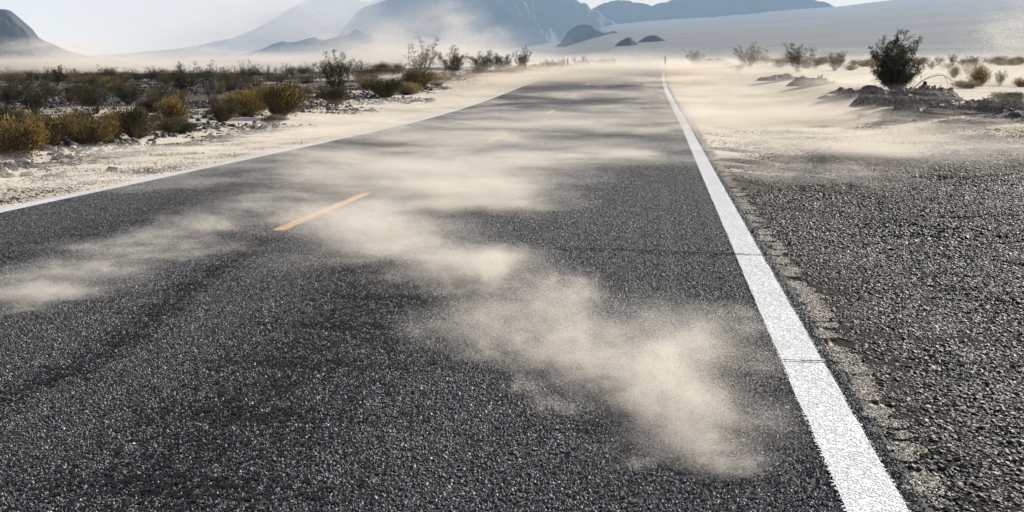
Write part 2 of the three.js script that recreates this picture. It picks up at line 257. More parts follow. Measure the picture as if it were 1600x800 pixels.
// ---------------------------------------------------------------- mountains, built at their distance
M.rock = new THREE.MeshStandardMaterial({ name: 'mountain rock', vertexColors: true, roughness: 1 });
function mountain(name, label, D, depth, crest, spur, seed, tone, N = 320, K = 120) {
  const sil = smoothTable(crest), u0 = crest[0][0], u1 = crest[crest.length - 1][0], pos = [], col = [], idx = [];
  for (let j = 0; j <= K; j++) for (let i = 0; i <= N; i++) {
    const u = lerp(u0, u1, i / N), v = j / K * 2 - 1, d = eyeRay(u, sil(u)), top = EYE + d.y / -d.z * D, x0 = d.x / -d.z * D;
    const wob = 0.6 * n3(v * 2.5, x0 / spur * 0.8, seed), q = v * depth / spur, rn = 0.62 * ridged(x0 / spur * 1.5 + wob + q * 0.45, q * 0.8 + seed, seed) + 0.38 * ridged(x0 / spur * 2.9 + wob * 2 - q * 0.7, q * 2 + seed, seed + 4), rough = fbm(x0 / spur * 5, q * 4, seed, 5), a = Math.abs(v);
    const crestJag = 0.10 * fbm(x0 / spur * 2.2, seed, 1, 6);
    const ridge = Math.max(0, Math.min(1, (rn - 0.1) / 0.5)), slope = Math.pow(Math.max(0, 1 - a), 1.1);
    let h = (top + 30) * (1 + crestJag * (1 - a)) * (slope - 2.1 * Math.min(a, 0.4) * (1 - a) * (1 - ridge) + 0.16 * rough * Math.sin(Math.PI * Math.min(1, a)));
    h = Math.max(h, 0) - 30 - 4 * a;
    pos.push(x0 * (1 + v * depth / D) + spur * 0.15 * n3(v * 3, x0 / spur, seed) * a, h, -(D + v * depth));
    const t = 0.85 + 0.5 * fbm(x0 / spur * 2.3, v * 6, seed + 3, 4); col.push(tone[0] * t, tone[1] * t, tone[2] * t);
  }
  for (let j = 0; j < K; j++) for (let i = 0; i < N; i++) { const p = j * (N + 1) + i; idx.push(p, p + 1, p + N + 1, p + 1, p + N + 2, p + N + 1); }
  for (let k = 0; k < idx.length; k += 3) { const t = idx[k + 1]; idx[k + 1] = idx[k + 2]; idx[k + 2] = t; }
  return structure(mesh(name, geo(pos, idx, { color: col }), M.rock), label, 'mountain');
}
const brown = [0.135, 0.125, 0.118], dark = [0.066, 0.062, 0.06];
mountain('mountain', 'steep dark mountain at the edge of the plain', 4200, 560, [[-420, 60], [-300, 10], [-180, -20], [-60, 4], [0, 16], [14, 19], [32, 31], [50, 46], [62, 60], [80, 68], [110, 80], [140, 88], [200, 96], [260, 104]], 420, 3, dark);
mountain('mountain', 'low pale ridge between the steep mountain and the large hazy one', 15000, 1600, [[90, 100], [140, 88], [200, 83], [260, 77], [300, 76], [345, 79], [375, 87], [420, 94]], 700, 5, brown);
mountain('mountain', 'large hazy grey mountain with a long sloping shoulder', 17500, 2400, [[230, 84], [290, 74], [340, 64], [380, 55], [410, 40], [440, 22], [470, 6], [490, 1], [510, -8], [545, -12], [562, 2], [578, 5], [592, 1], [620, -12], [700, -40], [800, -30], [900, 40], [960, 80]], 1300, 7, brown);
mountain('mountain', 'low pointed hazy hill before the large grey mountain', 10500, 800, [[330, 98], [380, 85], [410, 74], [440, 65], [455, 67], [490, 58], [505, 62], [525, 56], [545, 53], [556, 46], [568, 50], [590, 57], [610, 66], [640, 80], [690, 94]], 500, 11, brown);
mountain('mountain', 'broad blue mountain with deep gullies behind the road', 12900, 1500, [[470, 98], [520, 62], [556, 22], [582, 5], [600, 0], [640, -12], [680, -20], [730, -30], [790, -40], [850, -30], [872, -16], [888, -6], [898, -4], [907, 4], [917, 6], [926, 15], [937, 18], [947, 29], [957, 32], [968, 43], [985, 54], [1040, 84]], 760, 13, brown, 420, 150);
mountain('mountain', 'distant blue range above the alluvial slope', 13500, 950, [[880, 60], [920, 16], [935, 9], [950, 4], [968, -2], [990, 1], [1020, 6], [1050, 2], [1075, -2], [1110, -10], [1150, -14], [1180, -4], [1200, -8], [1240, -6], [1275, 0], [1295, 7], [1320, 14], [1400, 40]], 520, 17, brown, 420, 110);
mountain('mountain', 'small dark blue hill rising from the alluvial slope', 3600, 150, [[935, 96], [948, 84], [962, 70], [975, 61], [984, 59], [993, 66], [1003, 74], [1020, 84], [1040, 92]], 150, 19, dark, 120, 40);
mountain('mountain', 'lower dark knoll beside the small blue hill', 4000, 170, [[980, 90], [992, 70], [1005, 59], [1018, 54], [1026, 55], [1036, 62], [1050, 72], [1080, 88]], 170, 23, dark, 120, 40);
mountain('mountain', 'thin dark spur at the foot of the broad blue mountain', 7000, 300, [[870, 70], [890, 46], [905, 38], [925, 42], [945, 50], [960, 47], [972, 53], [1000, 66]], 260, 29, dark, 120, 40);
{ // the long alluvial slope on the right
  const far = table([[700, 90], [880, 62], [950, 37], [1100, 25], [1290, 9], [1450, -10], [1900, -50]]), pos = [], col = [], idx = [], N = 220, K = 160;
  for (let j = 0; j <= K; j++) for (let i = 0; i <= N; i++) {
    const u = lerp(700, 1900, i / N), t = j / K, D = 1300 * Math.pow(10.2, t), d = eyeRay(u, far(u)), top = EYE + d.y / -d.z * 13200, x = (u - 800) / FOCAL * D * 1.013, k = (D - 1300) / 11960;
    const y = -6 + top * Math.pow(k, 1.12) + 5 * k * fbm(x / 500, D / 500, 2) * 4;
    pos.push(x, y, -D); const q = 0.055 * (1 + 1.6 * fbm(x / 900 + D / 2500, D / 160, 4, 5) + 0.5 * fbm(x / 120, D / 60, 9)); col.push(q * 1.03, q, q * 0.96);
  }
  for (let j = 0; j < K; j++) for (let i = 0; i < N; i++) { const p = j * (N + 1) + i; idx.push(p, p + 1, p + N + 1, p + 1, p + N + 2, p + N + 1); }
  structure(mesh('alluvial_slope', geo(pos, idx, { color: col }), M.rock), 'long pale blue alluvial slope rising towards the distant range', 'slope');
}
// ---------------------------------------------------------------- names for rows of alike things
const place = ['first', 'second', 'third', 'fourth', 'fifth', 'sixth', 'seventh', 'eighth', 'ninth', 'tenth', 'eleventh', 'twelfth', 'thirteenth', 'fourteenth', 'fifteenth', 'sixteenth', 'seventeenth', 'eighteenth', 'nineteenth', 'twentieth'];
function row(list, marks, words, make) { // each named by the landmark it stands near and its turn there
  const near = new Map(); list.sort((a, b) => a[0] - b[0]);
  for (const q of list) { const k = marks.reduce((best, w) => Math.abs(w[0] - q[0]) < Math.abs(best[0] - q[0]) ? w : best, marks[0])[1], n = (near.get(k) ?? 0); near.set(k, n + 1); make(q, `${place[n]} ${words} ${k}, counted from the left`); }
}
// ---------------------------------------------------------------- stones of the desert floor
{
  const r = rng(31), lists = [[], []], shape = [0, 1].map((i) => stonePatch(1.5, 420, (q) => 0.01 + 0.02 * q() + 0.06 * Math.pow(q(), 8), rockTone, 970 + i, 0.2));
  for (let k = 0; k < 620; k++) {
    const s = 14 + 95 * Math.pow(r(), 1.4), l = -9.4 - 50 * r() * (0.3 + s / 110), x = s * SA + l * CA, z = -s * CA + l * SA; if (-x > -z * 0.47 + 2) continue;
    if (fbm(x * 0.09, z * 0.09, 3) + 0.1 * r() < -0.12) continue;
    scatter(lists[k % 2], x, z, r() * 6.283, 0.8 + 0.7 * r(), -0.01);
  }
  for (let k = 0; k < 60; k++) { const s = 15 + 13 * r(), l = -8.9 + 0.45 * (r() - 0.5), x = s * SA + l * CA, z = -s * CA + l * SA; scatter(lists[k % 2], x, z, r() * 6.283, 0.3, -0.004); }
  lists.forEach((q, i) => stuff(instanced('stony_ground', shape[i], M.stone, q), 'dark stones strewn over the desert floor behind the bushes', 'stones'));
}
function rockShape(seed, tone) { // one irregular stone about a metre across, its base at the origin
  const g0 = new THREE.IcosahedronGeometry(0.5, 3), p = g0.attributes.position, pos = [], col = [];
  for (let i = 0; i < p.count; i++) {
    const x = p.getX(i), y = p.getY(i), z = p.getZ(i), cut = Math.min(1, 0.86 + 0.3 * ridged(x * 1.3 + seed, y * 1.3, z * 1.3, 3) + 0.35 * fbm(x * 2 + seed, y * 2, z * 2 + seed, 3));
    pos.push(x * cut, (y * 0.72 * cut) + 0.26, z * cut); const t = 1 + 0.5 * fbm(x * 5, y * 5, z * 5 + seed, 3); col.push(tone[0] * t, tone[1] * t, tone[2] * t);
  }
  return geo(pos, null, { color: col });
}
const rocks = [rockShape(1, [0.10, 0.095, 0.09]), rockShape(2, [0.15, 0.13, 0.11]), rockShape(3, [0.06, 0.055, 0.055]), rockShape(4, [0.45, 0.41, 0.36])];
function stone(name, u, v, wpx, hpx, kind, label, group, yaw) {
  const p = onGround(u, v), m = metre(p), o = mesh(name, rocks[kind], M.stone); o.position.copy(p); o.position.y -= 0.15 * hpx / m; o.scale.set(wpx / m, hpx / m / 0.62, wpx / m * 0.9); o.rotation.y = yaw; return tag(o, label, name === 'boulder' ? 'boulder' : 'stone', group);
}
stone('boulder', 244, 190, 24, 15, 2, 'black boulder with a pale sunlit side between two saltbushes', null, 0.4);
stone('boulder', 258, 196, 14, 8, 3, 'small white rock beside the black boulder', null, 1.4);
stone('boulder', 8, 272, 15, 12, 3, 'pale white stone lying below the saltbush at the picture edge', null, 2.4);
{
  const r = rng(8), strip = [], loose = [];
  for (let k = 0; k < 44; k++) { const t = r(); strip.push([4 + 300 * t, lerp(262, 205, t) + (r() - 0.5) * lerp(26, 12, t), 5 + 7 * r(), 4 + 5 * r(), Math.floor(r() * 3.12), r() * 6]); }
  row(strip, [[25, 'below the darkest based saltbush'], [82, 'below the wide second saltbush'], [138, 'below the tall third saltbush'], [212, 'below the olive end saltbush'], [276, 'below the black boulder']], 'grey stone on the sand', (q, label) => stone('stone', q[0], q[1], q[2], q[3], q[4], label, 'stones edging the sandy shoulder', q[5]));
  for (const [u, v] of [[412, 166], [460, 172], [474, 176], [515, 172], [350, 196], [300, 186], [320, 184], [310, 190], [332, 188]]) loose.push([u, v, 8 + 6 * r(), 5 + 3 * r(), Math.floor(r() * 3.3), r() * 6]);
  row(loose, [[315, 'between the black boulder and the saltbush trio'], [420, 'near the tallest saltbush'], [490, 'below the slender creosote']], 'dark stone', (q, label) => stone('stone', q[0], q[1], q[2], q[3], q[4], label, 'stones between the saltbushes', q[5]));
}

// ---------------------------------------------------------------- banks of dark dirt beside the shoulder
M.dirt = new THREE.MeshStandardMaterial({ name: 'dark clods', vertexColors: true, roughness: 0.95 });
function mound(u, v, wpx, hpx, label, seed) {
  const p = onGround(u, v), m = metre(p), w = 1.55 * wpx / m, h = 1.15 * hpx / m, N = 90, K = 26, pos = [], col = [], idx = [], root = new THREE.Group(); root.name = numbered('dirt_mound'); root.position.copy(p); scene.add(root);
  const shape = (x, z) => { const e = Math.pow(Math.max(0, 1 - x * x - z * z), 0.8); return e * (0.55 + 1.7 * fbm(x * 1.7 + seed, z * 1.7, seed, 5)) + 0.45 * e * ridged(x * 2.6 + seed, z * 2.2, 2, 4) - 0.08; };
  for (let j = 0; j <= K; j++) for (let i = 0; i <= N; i++) { const x = i / N * 2 - 1, z = j / K * 2 - 1; pos.push(x * w / 2, h * shape(x, z), z * w * 0.3); const t = 1 + 0.8 * fbm(x * 6, z * 6, seed, 3); const sand = ss(0.05, 0.3, fbm(x * 2 + 4, z * 2, seed + 9)); col.push(lerp(0.045 * t, 0.4, sand * 0.14), lerp(0.04 * t, 0.34, sand * 0.14), lerp(0.036 * t, 0.26, sand * 0.14)); }
  for (let j = 0; j < K; j++) for (let i = 0; i < N; i++) { const q = j * (N + 1) + i; idx.push(q, q + N + 1, q + 1, q + 1, q + N + 1, q + N + 2); }
  mesh('bank', geo(pos, idx, { color: col }), M.dirt, root);
  const r = rng(seed * 7 + 1), cp = [], cc = [];
  for (let i = 0; i < 420; i++) { const x = (r() * 2 - 1) * 0.92, z = (r() * 2 - 1) * 0.92; if (x * x + z * z > 0.85) continue; const rad = h * (0.03 + 0.12 * Math.pow(r(), 3)); const v0 = 0.03 + 0.06 * r(); pushStone(cp, cc, r, x * w / 2, h * shape(x, z) + rad * 0.3, z * w * 0.3, rad, [v0 * 1.1, v0, v0 * 0.9], 0.8); }
  stuff(mesh('clods', geo(cp, null, { color: cc }), M.stone, root));
  return tag(root, label, 'dirt mound', 'banks of dark dirt along the shoulder');
}
mound(1440, 164, 92, 26, 'tallest dark dirt mound below the large creosote bush', 3);
mound(1378, 166, 66, 20, 'rounded dark dirt mound in front of the large creosote bush', 5);
mound(1415, 184, 56, 15, 'low dirt clump in front of the tallest mound, towards the road', 7);
mound(1470, 182, 50, 16, 'low dirt clump just below the tallest mound, away from the road', 9);
mound(1530, 168, 60, 12, 'long low dirt bank between the tallest mound and the dark shrub', 11);
mound(1500, 176, 76, 14, 'broken dark dirt bank joining the tallest mound to the dark shrub', 19);
mound(1565, 174, 84, 15, 'dark dirt bank directly under the dark green shrub', 21);
mound(1525, 194, 90, 9, 'lowest sandy dirt bank closest to the gravel shoulder', 23);
mound(1590, 186, 110, 12, 'long sandy dirt bank at the picture edge below the dark shrub', 13);
mound(1272, 134, 56, 13, 'sand covered dirt mound in front of the grey green bush', 15);
mound(1226, 126, 60, 8, 'small sandy hump closest to the far road', 25);
mound(1345, 146, 70, 10, 'sandy hump touching the rounded dark mound', 27);
mound(1320, 154, 60, 9, 'faint sandy hump between the road and the rounded dark mound', 17);

// ---------------------------------------------------------------- plants
M.wood = new THREE.MeshStandardMaterial({ name: 'dry twigs', vertexColors: true, roughness: 0.95, side: THREE.DoubleSide });
M.leaf = new THREE.MeshPhysicalMaterial({ name: 'small desert leaves', vertexColors: true, roughness: 0.9, specularIntensity: 0.3, transmission: 0.36, thickness: 0, side: THREE.DoubleSide });
function twig(pos, col, a, b, ra, rb, t) { // a three-sided tapered twig
  const d = b.clone().sub(a).normalize(), e = new THREE.Vector3(0.3, 0.9, 0.2).cross(d).normalize(), f = new THREE.Vector3().crossVectors(d, e), A = [], B = [];
  for (let k = 0; k < 3; k++) { const c = Math.cos(k * 2.094), s = Math.sin(k * 2.094); A.push(a.clone().addScaledVector(e, c * ra).addScaledVector(f, s * ra)); B.push(b.clone().addScaledVector(e, c * rb).addScaledVector(f, s * rb)); }
  for (let k = 0; k < 3; k++) { const n = (k + 1) % 3; for (const v of [A[k], A[n], B[n], A[k], B[n], B[k]]) { pos.push(v.x, v.y, v.z); col.push(...t); } }
}
function leaf(pos, col, p, d, len, wid, r, t) {
  const e = new THREE.Vector3(gauss(r), gauss(r), gauss(r)).cross(d).normalize(); const q = p.clone().addScaledVector(d, len * 0.5), w = p.clone().addScaledVector(d, len);
  for (const v of [p, q.clone().addScaledVector(e, wid), w, p, w, q.clone().addScaledVector(e, -wid)]) { pos.push(v.x, v.y, v.z); col.push(...t); }
}
const vary = (c, r, k) => { const v = 1 + (r() - 0.5) * k, w = (r() - 0.5) * 0.2; return [c[0] * v * (1 + w), c[1] * v, c[2] * v * (1 - w)]; };
function moundBush(seed, tones, count) { // dense rounded shrub of fine upright sprays, one metre high and about one wide
  const r = rng(seed), wp = [], wc = [], lp = [], lc = [], lobes = [];
  for (let i = 0; i < 9; i++) { const a = r() * 6.283, q = 0.34 * Math.sqrt(r()); lobes.push([q * Math.cos(a), 0.30 + 0.34 * r() * (1 - q), q * Math.sin(a), 0.2 + 0.13 * r(), Math.floor(r() * tones.length)]); }
  for (let i = 0; i < count; i++) {
    const L = lobes[Math.floor(r() * lobes.length)], n = new THREE.Vector3(gauss(r), gauss(r), gauss(r)).normalize(), k = Math.pow(r(), 0.45) * (0.85 + 0.4 * r() * r());
    const p = new THREE.Vector3(L[0] + n.x * L[3] * k, Math.abs(L[1] + n.y * L[3] * 1.15 * k), L[2] + n.z * L[3] * k), d = new THREE.Vector3(p.x * 0.9 + 0.35 * gauss(r) * 0.5, p.y * 0.9 + 0.35, p.z * 0.9 + 0.35 * gauss(r) * 0.5).normalize();
    leaf(lp, lc, p, d, 0.035 + 0.05 * r(), 0.006 + 0.006 * r(), r, vary(tones[r() < 0.6 ? L[4] : Math.floor(r() * tones.length)], r, 0.9));
    if (i % 9 === 0) { const tip = p.clone().addScaledVector(d, 0.08 + 0.08 * r()); twig(wp, wc, new THREE.Vector3(p.x * 0.25, p.y * 0.15, p.z * 0.25), tip, 0.006, 0.0015, vary([0.11, 0.085, 0.055], r, 0.6)); }
  }
  return { stems: geo(wp, null, { color: wc }), foliage: geo(lp, null, { color: lc }) };
}
function creosote(seed, tone, stems, leaves, open, low = 1, fat = 1.25, curl = 0.08, skirt = 0) { // stems fanning up from the root, leaf clumps along their upper half
  const r = rng(seed), wp = [], wc = [], lp = [], lc = [];
  const clump = (c, rad, n) => { for (let i = 0; i < n; i++) { const p = c.clone().add(new THREE.Vector3(gauss(r), gauss(r), gauss(r)).multiplyScalar(rad * 0.55)), d = new THREE.Vector3(gauss(r), gauss(r) + 0.6, gauss(r)).normalize(); leaf(lp, lc, p, d, 0.016 + 0.014 * r(), 0.005 + 0.004 * r(), r, vary(tone, r, 0.8)); } };
  for (let i = 0; i < stems; i++) {
    const a = r() * 6.283, low_ = i < stems * skirt, lean = low_ ? 1.3 + 1.2 * r() : (0.10 + 0.75 * Math.pow(r(), 0.8)) * open, len = low_ ? 0.34 + 0.2 * r() : (0.62 + 0.45 * r()) * (1 - 0.3 * lean); let p = new THREE.Vector3(0.03 * gauss(r), 0, 0.03 * gauss(r)), d = new THREE.Vector3(Math.cos(a) * lean, 1, Math.sin(a) * lean).normalize(); const segs = 6; let rad = 0.011 * (0.6 + 0.6 * r());
    for (let k = 0; k < segs; k++) {
      const q = p.clone().addScaledVector(d, len / segs); twig(wp, wc, p, q, rad, rad * 0.8, vary([0.06, 0.05, 0.042], r, 0.4)); rad *= 0.8;
      if (k >= low) for (let b = 0; b < 3; b++) {
        const bd = d.clone().add(new THREE.Vector3(gauss(r), 0.35 + gauss(r) * 0.4, gauss(r)).multiplyScalar(0.75)).normalize(), bl = (0.06 + 0.12 * r()) * (1.2 - k / segs * 0.5), e = q.clone().addScaledVector(bd, bl);
        twig(wp, wc, q, e, rad * 0.55, 0.0012, vary([0.06, 0.05, 0.042], r, 0.4)); if (r() < 0.9) clump(e, fat * (0.022 + 0.02 * r()), Math.round(leaves * (0.5 + r())));
      }
      p = q; d.add(new THREE.Vector3(gauss(r) * 0.14, curl, gauss(r) * 0.14)).normalize();
    }
    clump(p, fat * 0.028, Math.round(leaves * 1.4));
  }
  return { stems: geo(wp, null, { color: wc }), foliage: geo(lp, null, { color: lc }) };
}
const gold = [[0.28, 0.19, 0.055], [0.15, 0.11, 0.038], [0.07, 0.058, 0.025]], olive = [[0.06, 0.055, 0.026], [0.042, 0.042, 0.022], [0.11, 0.09, 0.038]], tan = [[0.40, 0.29, 0.15], [0.30, 0.215, 0.115], [0.22, 0.17, 0.09]];
const kinds = {
  gold: [1, 2, 3].map((i) => moundBush(100 + i, gold, 5200)), olive: [1, 2].map((i) => moundBush(120 + i, olive, 4600)), dry: [1, 2].map((i) => moundBush(140 + i, tan, 2200)),
  dark: [1, 2, 3].map((i) => creosote(160 + i, [0.045, 0.046, 0.024], 24, 18, 0.85)), airy: [1, 2].map((i) => creosote(180 + i, [0.055, 0.056, 0.03], 13, 10, 0.9)), grey: [1, 2].map((i) => creosote(190 + i, [0.09, 0.086, 0.05], 20, 15, 0.85)),
  far: [1, 2, 3].map((i) => creosote(200 + i, [0.06, 0.058, 0.032], 12, 9, 0.95)),
};
kinds.low = [1, 2].map((i) => moundBush(240 + i, olive, 1100)); kinds.brush = [1, 2].map((i) => moundBush(250 + i, gold, 1100));
const big = creosote(222, [0.034, 0.036, 0.02], 54, 27, 0.88, 0, 1.35, 0.06, 0.3);
let turnOf = 0;
function plant(name, category, shape, u, v, hpx, wpx, label, group, to = 150) {
  const p = onGround(u, v, 2, to), m = metre(p), o = new THREE.Group(); o.name = numbered(name); scene.add(o); mesh('stems', shape.stems, M.wood, o); mesh('foliage', shape.foliage, M.leaf, o);
  o.position.copy(p); o.position.y -= 0.02; o.scale.set(1.2 * wpx / m, 1.14 * hpx / m, 1.2 * wpx / m); o.rotation.y = (turnOf += 2.4); return tag(o, label, category, group);
}
const pick = (k, i) => kinds[k][Math.abs(i) % kinds[k].length];
plant('creosote_bush', 'bush', big, 1397, 141, 78, 70, 'large dense black green creosote bush standing alone behind the dirt mounds');
[['gold', 25, 247, 66, 84, 'dark based golden saltbush nearest the camera at the picture edge'], ['gold', 82, 230, 56, 78, 'wide golden saltbush second from the picture edge in the roadside row'], ['gold', 138, 226, 60, 78, 'tall golden saltbush third in the roadside row'],
 ['gold', 176, 217, 46, 56, 'smaller golden saltbush tucked behind the third of the roadside row'], ['olive', 212, 217, 58, 60, 'olive saltbush at the end of the roadside row, before the black boulder'], ['gold', 38, 196, 28, 42, 'small saltbush behind the roadside row near the picture edge'],
 ['gold', 270, 194, 44, 50, 'upright golden saltbush behind the black boulder'], ['olive', 276, 209, 28, 60, 'low dark saltbush leaning over the black boulder'], ['olive', 348, 191, 36, 44, 'small dark saltbush beside the bright golden pair'],
 ['gold', 380, 182, 40, 60, 'bright golden rounded saltbush in the middle of the trio'], ['gold', 434, 184, 58, 70, 'tallest saltbush of the trio, olive with golden tips'], ['olive', 427, 192, 14, 38, 'flat dark cushion plant below the tallest saltbush'],
 ['olive', 523, 164, 32, 44, 'round olive saltbush at the foot of the slender creosote bush'], ['dry', 484, 148, 16, 22, 'small tan tuft on the sand beside the slender creosote bush'], ['dry', 487, 162, 9, 12, 'tiny tan tuft on bare sand near the slender creosote bush'],
 ['olive', 60, 206, 32, 56, 'half hidden olive saltbush between the first two of the roadside row'], ['gold', 112, 204, 30, 52, 'half hidden golden saltbush behind the second and third of the row'], ['olive', 240, 176, 26, 44, 'small olive saltbush just beyond the black boulder'], ['gold', 405, 172, 34, 50, 'golden saltbush squeezed between the bright and the tallest saltbush'], ['olive', 5, 205, 40, 50, 'dark saltbush cut by the picture edge behind the nearest one'],
 ['olive', 603, 153, 34, 58, 'dark round saltbush alone on the sand bank by the road bend'], ['dry', 636, 148, 24, 44, 'tan saltbush close beside the dark round one on the sand bank'], ['gold', 658, 140, 34, 46, 'golden saltbush under the tall airy creosote bush'], ['dry', 684, 135, 26, 34, 'tan saltbush beside the golden one under the tall airy creosote'], ['dry', 574, 140, 22, 34, 'tan shrub behind the sand bank left of the dark round saltbush'],
].forEach(([k, u, v, h, w, label], i) => plant(k === 'dry' ? 'dry_shrub' : 'saltbush', k === 'dry' ? 'shrub' : 'saltbush', pick(k, i), u, v, h, w, label));
[['dark', 525, 152, 62, 52, 'slender dark creosote bush with a tall shoot beside the sand bank'], ['airy', 656, 124, 58, 62, 'tall airy creosote bush reaching against the hazy hills'], ['dark', 708, 120, 40, 48, 'dark creosote bush next to the tall airy one'], ['dark', 752, 117, 32, 54, 'dense low creosote bush farther along the road edge'],
 ['dark', 785, 115, 30, 40, 'dark creosote bush second from the end of the roadside thicket'], ['dark', 815, 113, 34, 26, 'narrow dark creosote bush ending the roadside thicket'], ['dark', 90, 134, 28, 26, 'lone dark upright creosote bush on the skyline near the picture edge'], ['dark', 150, 178, 54, 74, 'wide dark creosote bush behind the third roadside saltbush'],
 ['dark', 12, 166, 40, 60, 'dark creosote bush cut by the picture edge among the stones'], ['dark', 200, 164, 34, 60, 'low wide creosote bush behind the olive end saltbush'], ['airy', 385, 140, 40, 50, 'thin creosote bush rising behind the bright golden saltbush'], ['dark', 575, 126, 20, 40, 'small dark creosote bush on the skyline behind the sand bank'],
 ['dark', 55, 178, 50, 66, 'wide dark creosote bush behind the saltbushes at the picture edge'], ['airy', 333, 160, 58, 54, 'dark creosote bush with thin shoots above the skyline'], ['dark', 288, 148, 42, 50, 'dark creosote bush beside the one with thin shoots'], ['dark', 120, 160, 30, 50, 'low dark creosote bush among the stones behind the roadside row'],
].forEach(([k, u, v, h, w, label], i) => plant('creosote_bush', 'bush', pick(k, i), u, v, h, w, label));
[['grey', 1247, 113, 40, 54, 'grey green bush on the sand behind the covered mound'], ['grey', 1170, 104, 30, 58, 'hazy grey bush on the skyline beyond the far road'], ['grey', 1086, 104, 22, 34, 'small hazy bush on the skyline closest to the far road'], ['grey', 1304, 110, 22, 42, 'small pale bush between the grey green bush and the large creosote'],
 ['dry', 1532, 134, 32, 46, 'brown twiggy shrub in the drifting sand behind the dirt banks'], ['dry', 1514, 138, 16, 40, 'low tan shrub at the foot of the brown twiggy one'], ['grey', 1562, 134, 22, 22, 'small yellow green plant beside the brown twiggy shrub'], ['dry', 1490, 122, 22, 16, 'narrow brown shrub behind the dead branch'], ['dry', 1511, 115, 17, 26, 'round tan shrub behind the brown twiggy one'],
 ['dry', 1594, 136, 18, 24, 'tan shrub cut by the picture edge above the dark shrub'], ['olive', 1578, 164, 24, 46, 'dark green shrub growing on the dirt bank'], ['grey', 1344, 184, 10, 44, 'flat green weed on the sand in front of the dirt mounds'],
].forEach(([k, u, v, h, w, label], i) => plant(k === 'dry' ? 'dry_shrub' : k === 'olive' ? 'saltbush' : 'desert_bush', k === 'dry' ? 'shrub' : 'bush', pick(k, i), u, v, h, w, label));
{
  const r = rng(55);
  const sky = []; for (let i = 0; i < 116; i++) { const u = -10 + 640 * (i + r()) / 116; sky.push([u, 116 - 0.006 * u + 18 * Math.pow(r(), 1.8), 10 + 12 * r(), 18 + 22 * r(), r() < 0.7 ? 'far' : 'low']); }
  row(sky, [[25, 'above the darkest based saltbush'], [90, 'around the lone upright creosote'], [150, 'above the wide dark creosote'], [212, 'above the olive end saltbush'], [270, 'above the black boulder'], [333, 'around the thin shooted creosote'], [385, 'above the bright golden saltbush'], [434, 'above the tallest saltbush'], [490, 'above the small tan tuft'], [540, 'behind the slender creosote'], [603, 'behind the dark round saltbush']], 'skyline bush', (q, label) => plant('skyline_bush', 'bush', pick(q[4], Math.floor(q[0])), q[0], q[1], q[2], q[3], label, 'scrub along the desert skyline', 130));
  const low = []; for (let i = 0; i < 66; i++) low.push([450 * r(), 127 + 42 * r(), 10 + 14 * r(), 18 + 20 * r(), r() < 0.5 ? 'low' : r() < 0.6 ? 'brush' : 'far']);
  row(low, [[25, 'beyond the darkest based saltbush'], [90, 'below the lone upright creosote'], [150, 'around the wide dark creosote'], [212, 'beyond the olive end saltbush'], [270, 'beyond the black boulder'], [333, 'near the thin shooted creosote'], [385, 'beyond the bright golden saltbush'], [434, 'beyond the tallest saltbush']], 'low scrub bush', (q, label) => plant('desert_bush', 'bush', pick(q[4], Math.floor(q[0])), q[0], q[1], q[2], q[3], label, 'scrub among the dark stones'));
  const edge = []; for (let i = 0; i < 18; i++) { const u = 700 + 255 * (i + r()) / 18; edge.push([u, lerp(126, 104, (u - 700) / 255), 10 + 8 * r(), 18 + 18 * r(), r() < 0.7 ? 'dry' : 'grey']); }
  row(edge, [[708, 'beside the tall airy creosote'], [752, 'below the dense low creosote'], [815, 'by the narrow last creosote'], [887, 'around the dark marker post'], [940, 'past the marker post at the road crest']], 'small tan shrub', (q, label) => plant('dry_shrub', 'shrub', pick(q[4], Math.floor(q[0])), q[0], q[1], q[2], q[3], label, 'tan shrubs edging the far road'));
  const haze = []; for (let i = 0; i < 40; i++) haze.push([1090 + 510 * (i + r()) / 40, 100 + 14 * r() * r(), 8 + 10 * r(), 16 + 20 * r(), r() < 0.5 ? 'grey' : 'dry']);
  row(haze, [[1100, 'near the far end of the road'], [1170, 'by the hazy grey skyline bush'], [1247, 'behind the grey green bush'], [1304, 'by the small pale bush'], [1397, 'behind the large dense creosote'], [1490, 'behind the narrow brown shrub'], [1570, 'behind the brown twiggy shrub']], 'hazy low bush', (q, label) => plant('desert_bush', 'bush', pick(q[4], Math.floor(q[0])), q[0], q[1], q[2], q[3], label, 'hazy scrub along the sandy skyline'));
}
{ // the dead branch arching out of the sand beside the large bush
  const p = onGround(1422, 143), m = metre(p), wp = [], wc = [], r = rng(14), o = new THREE.Group(); o.name = numbered('dead_branch'); o.position.copy(p); scene.add(o);
  const arc = (pts, rad) => { const c = new THREE.CatmullRomCurve3(pts.map(([x, y, z]) => new THREE.Vector3(x / m, y / m, z / m))).getPoints(22), pp = [], cc = []; for (let i = 0; i < 22; i++) twig(pp, cc, c[i], c[i + 1], rad * (1 - i / 26), rad * (1 - (i + 1) / 26), vary([0.14, 0.115, 0.09], r, 0.4)); return geo(pp, null, { color: cc }); };
  mesh('limb', arc([[0, -2, 0], [10, 10, 0], [22, 19, 3], [38, 24, 5], [52, 23, 6], [62, 14, 4], [66, 2, 2]], 0.02), M.wood, o);
  for (const pts of [[[30, 22, 4], [44, 27, 0], [54, 24, -6], [60, 12, -8]], [[22, 19, 3], [30, 26, 10], [38, 27, 14]], [[50, 23, 6], [53, 14, 10], [53, 3, 12]], [[14, 13, 1], [20, 22, -8], [28, 26, -12]], [[58, 18, 5], [68, 14, 10], [71, 4, 12]]]) mesh('twig', arc(pts, 0.008), M.wood, o);
  tag(o, 'bare dead branch arching over the sand beside the large creosote bush', 'branch');
}
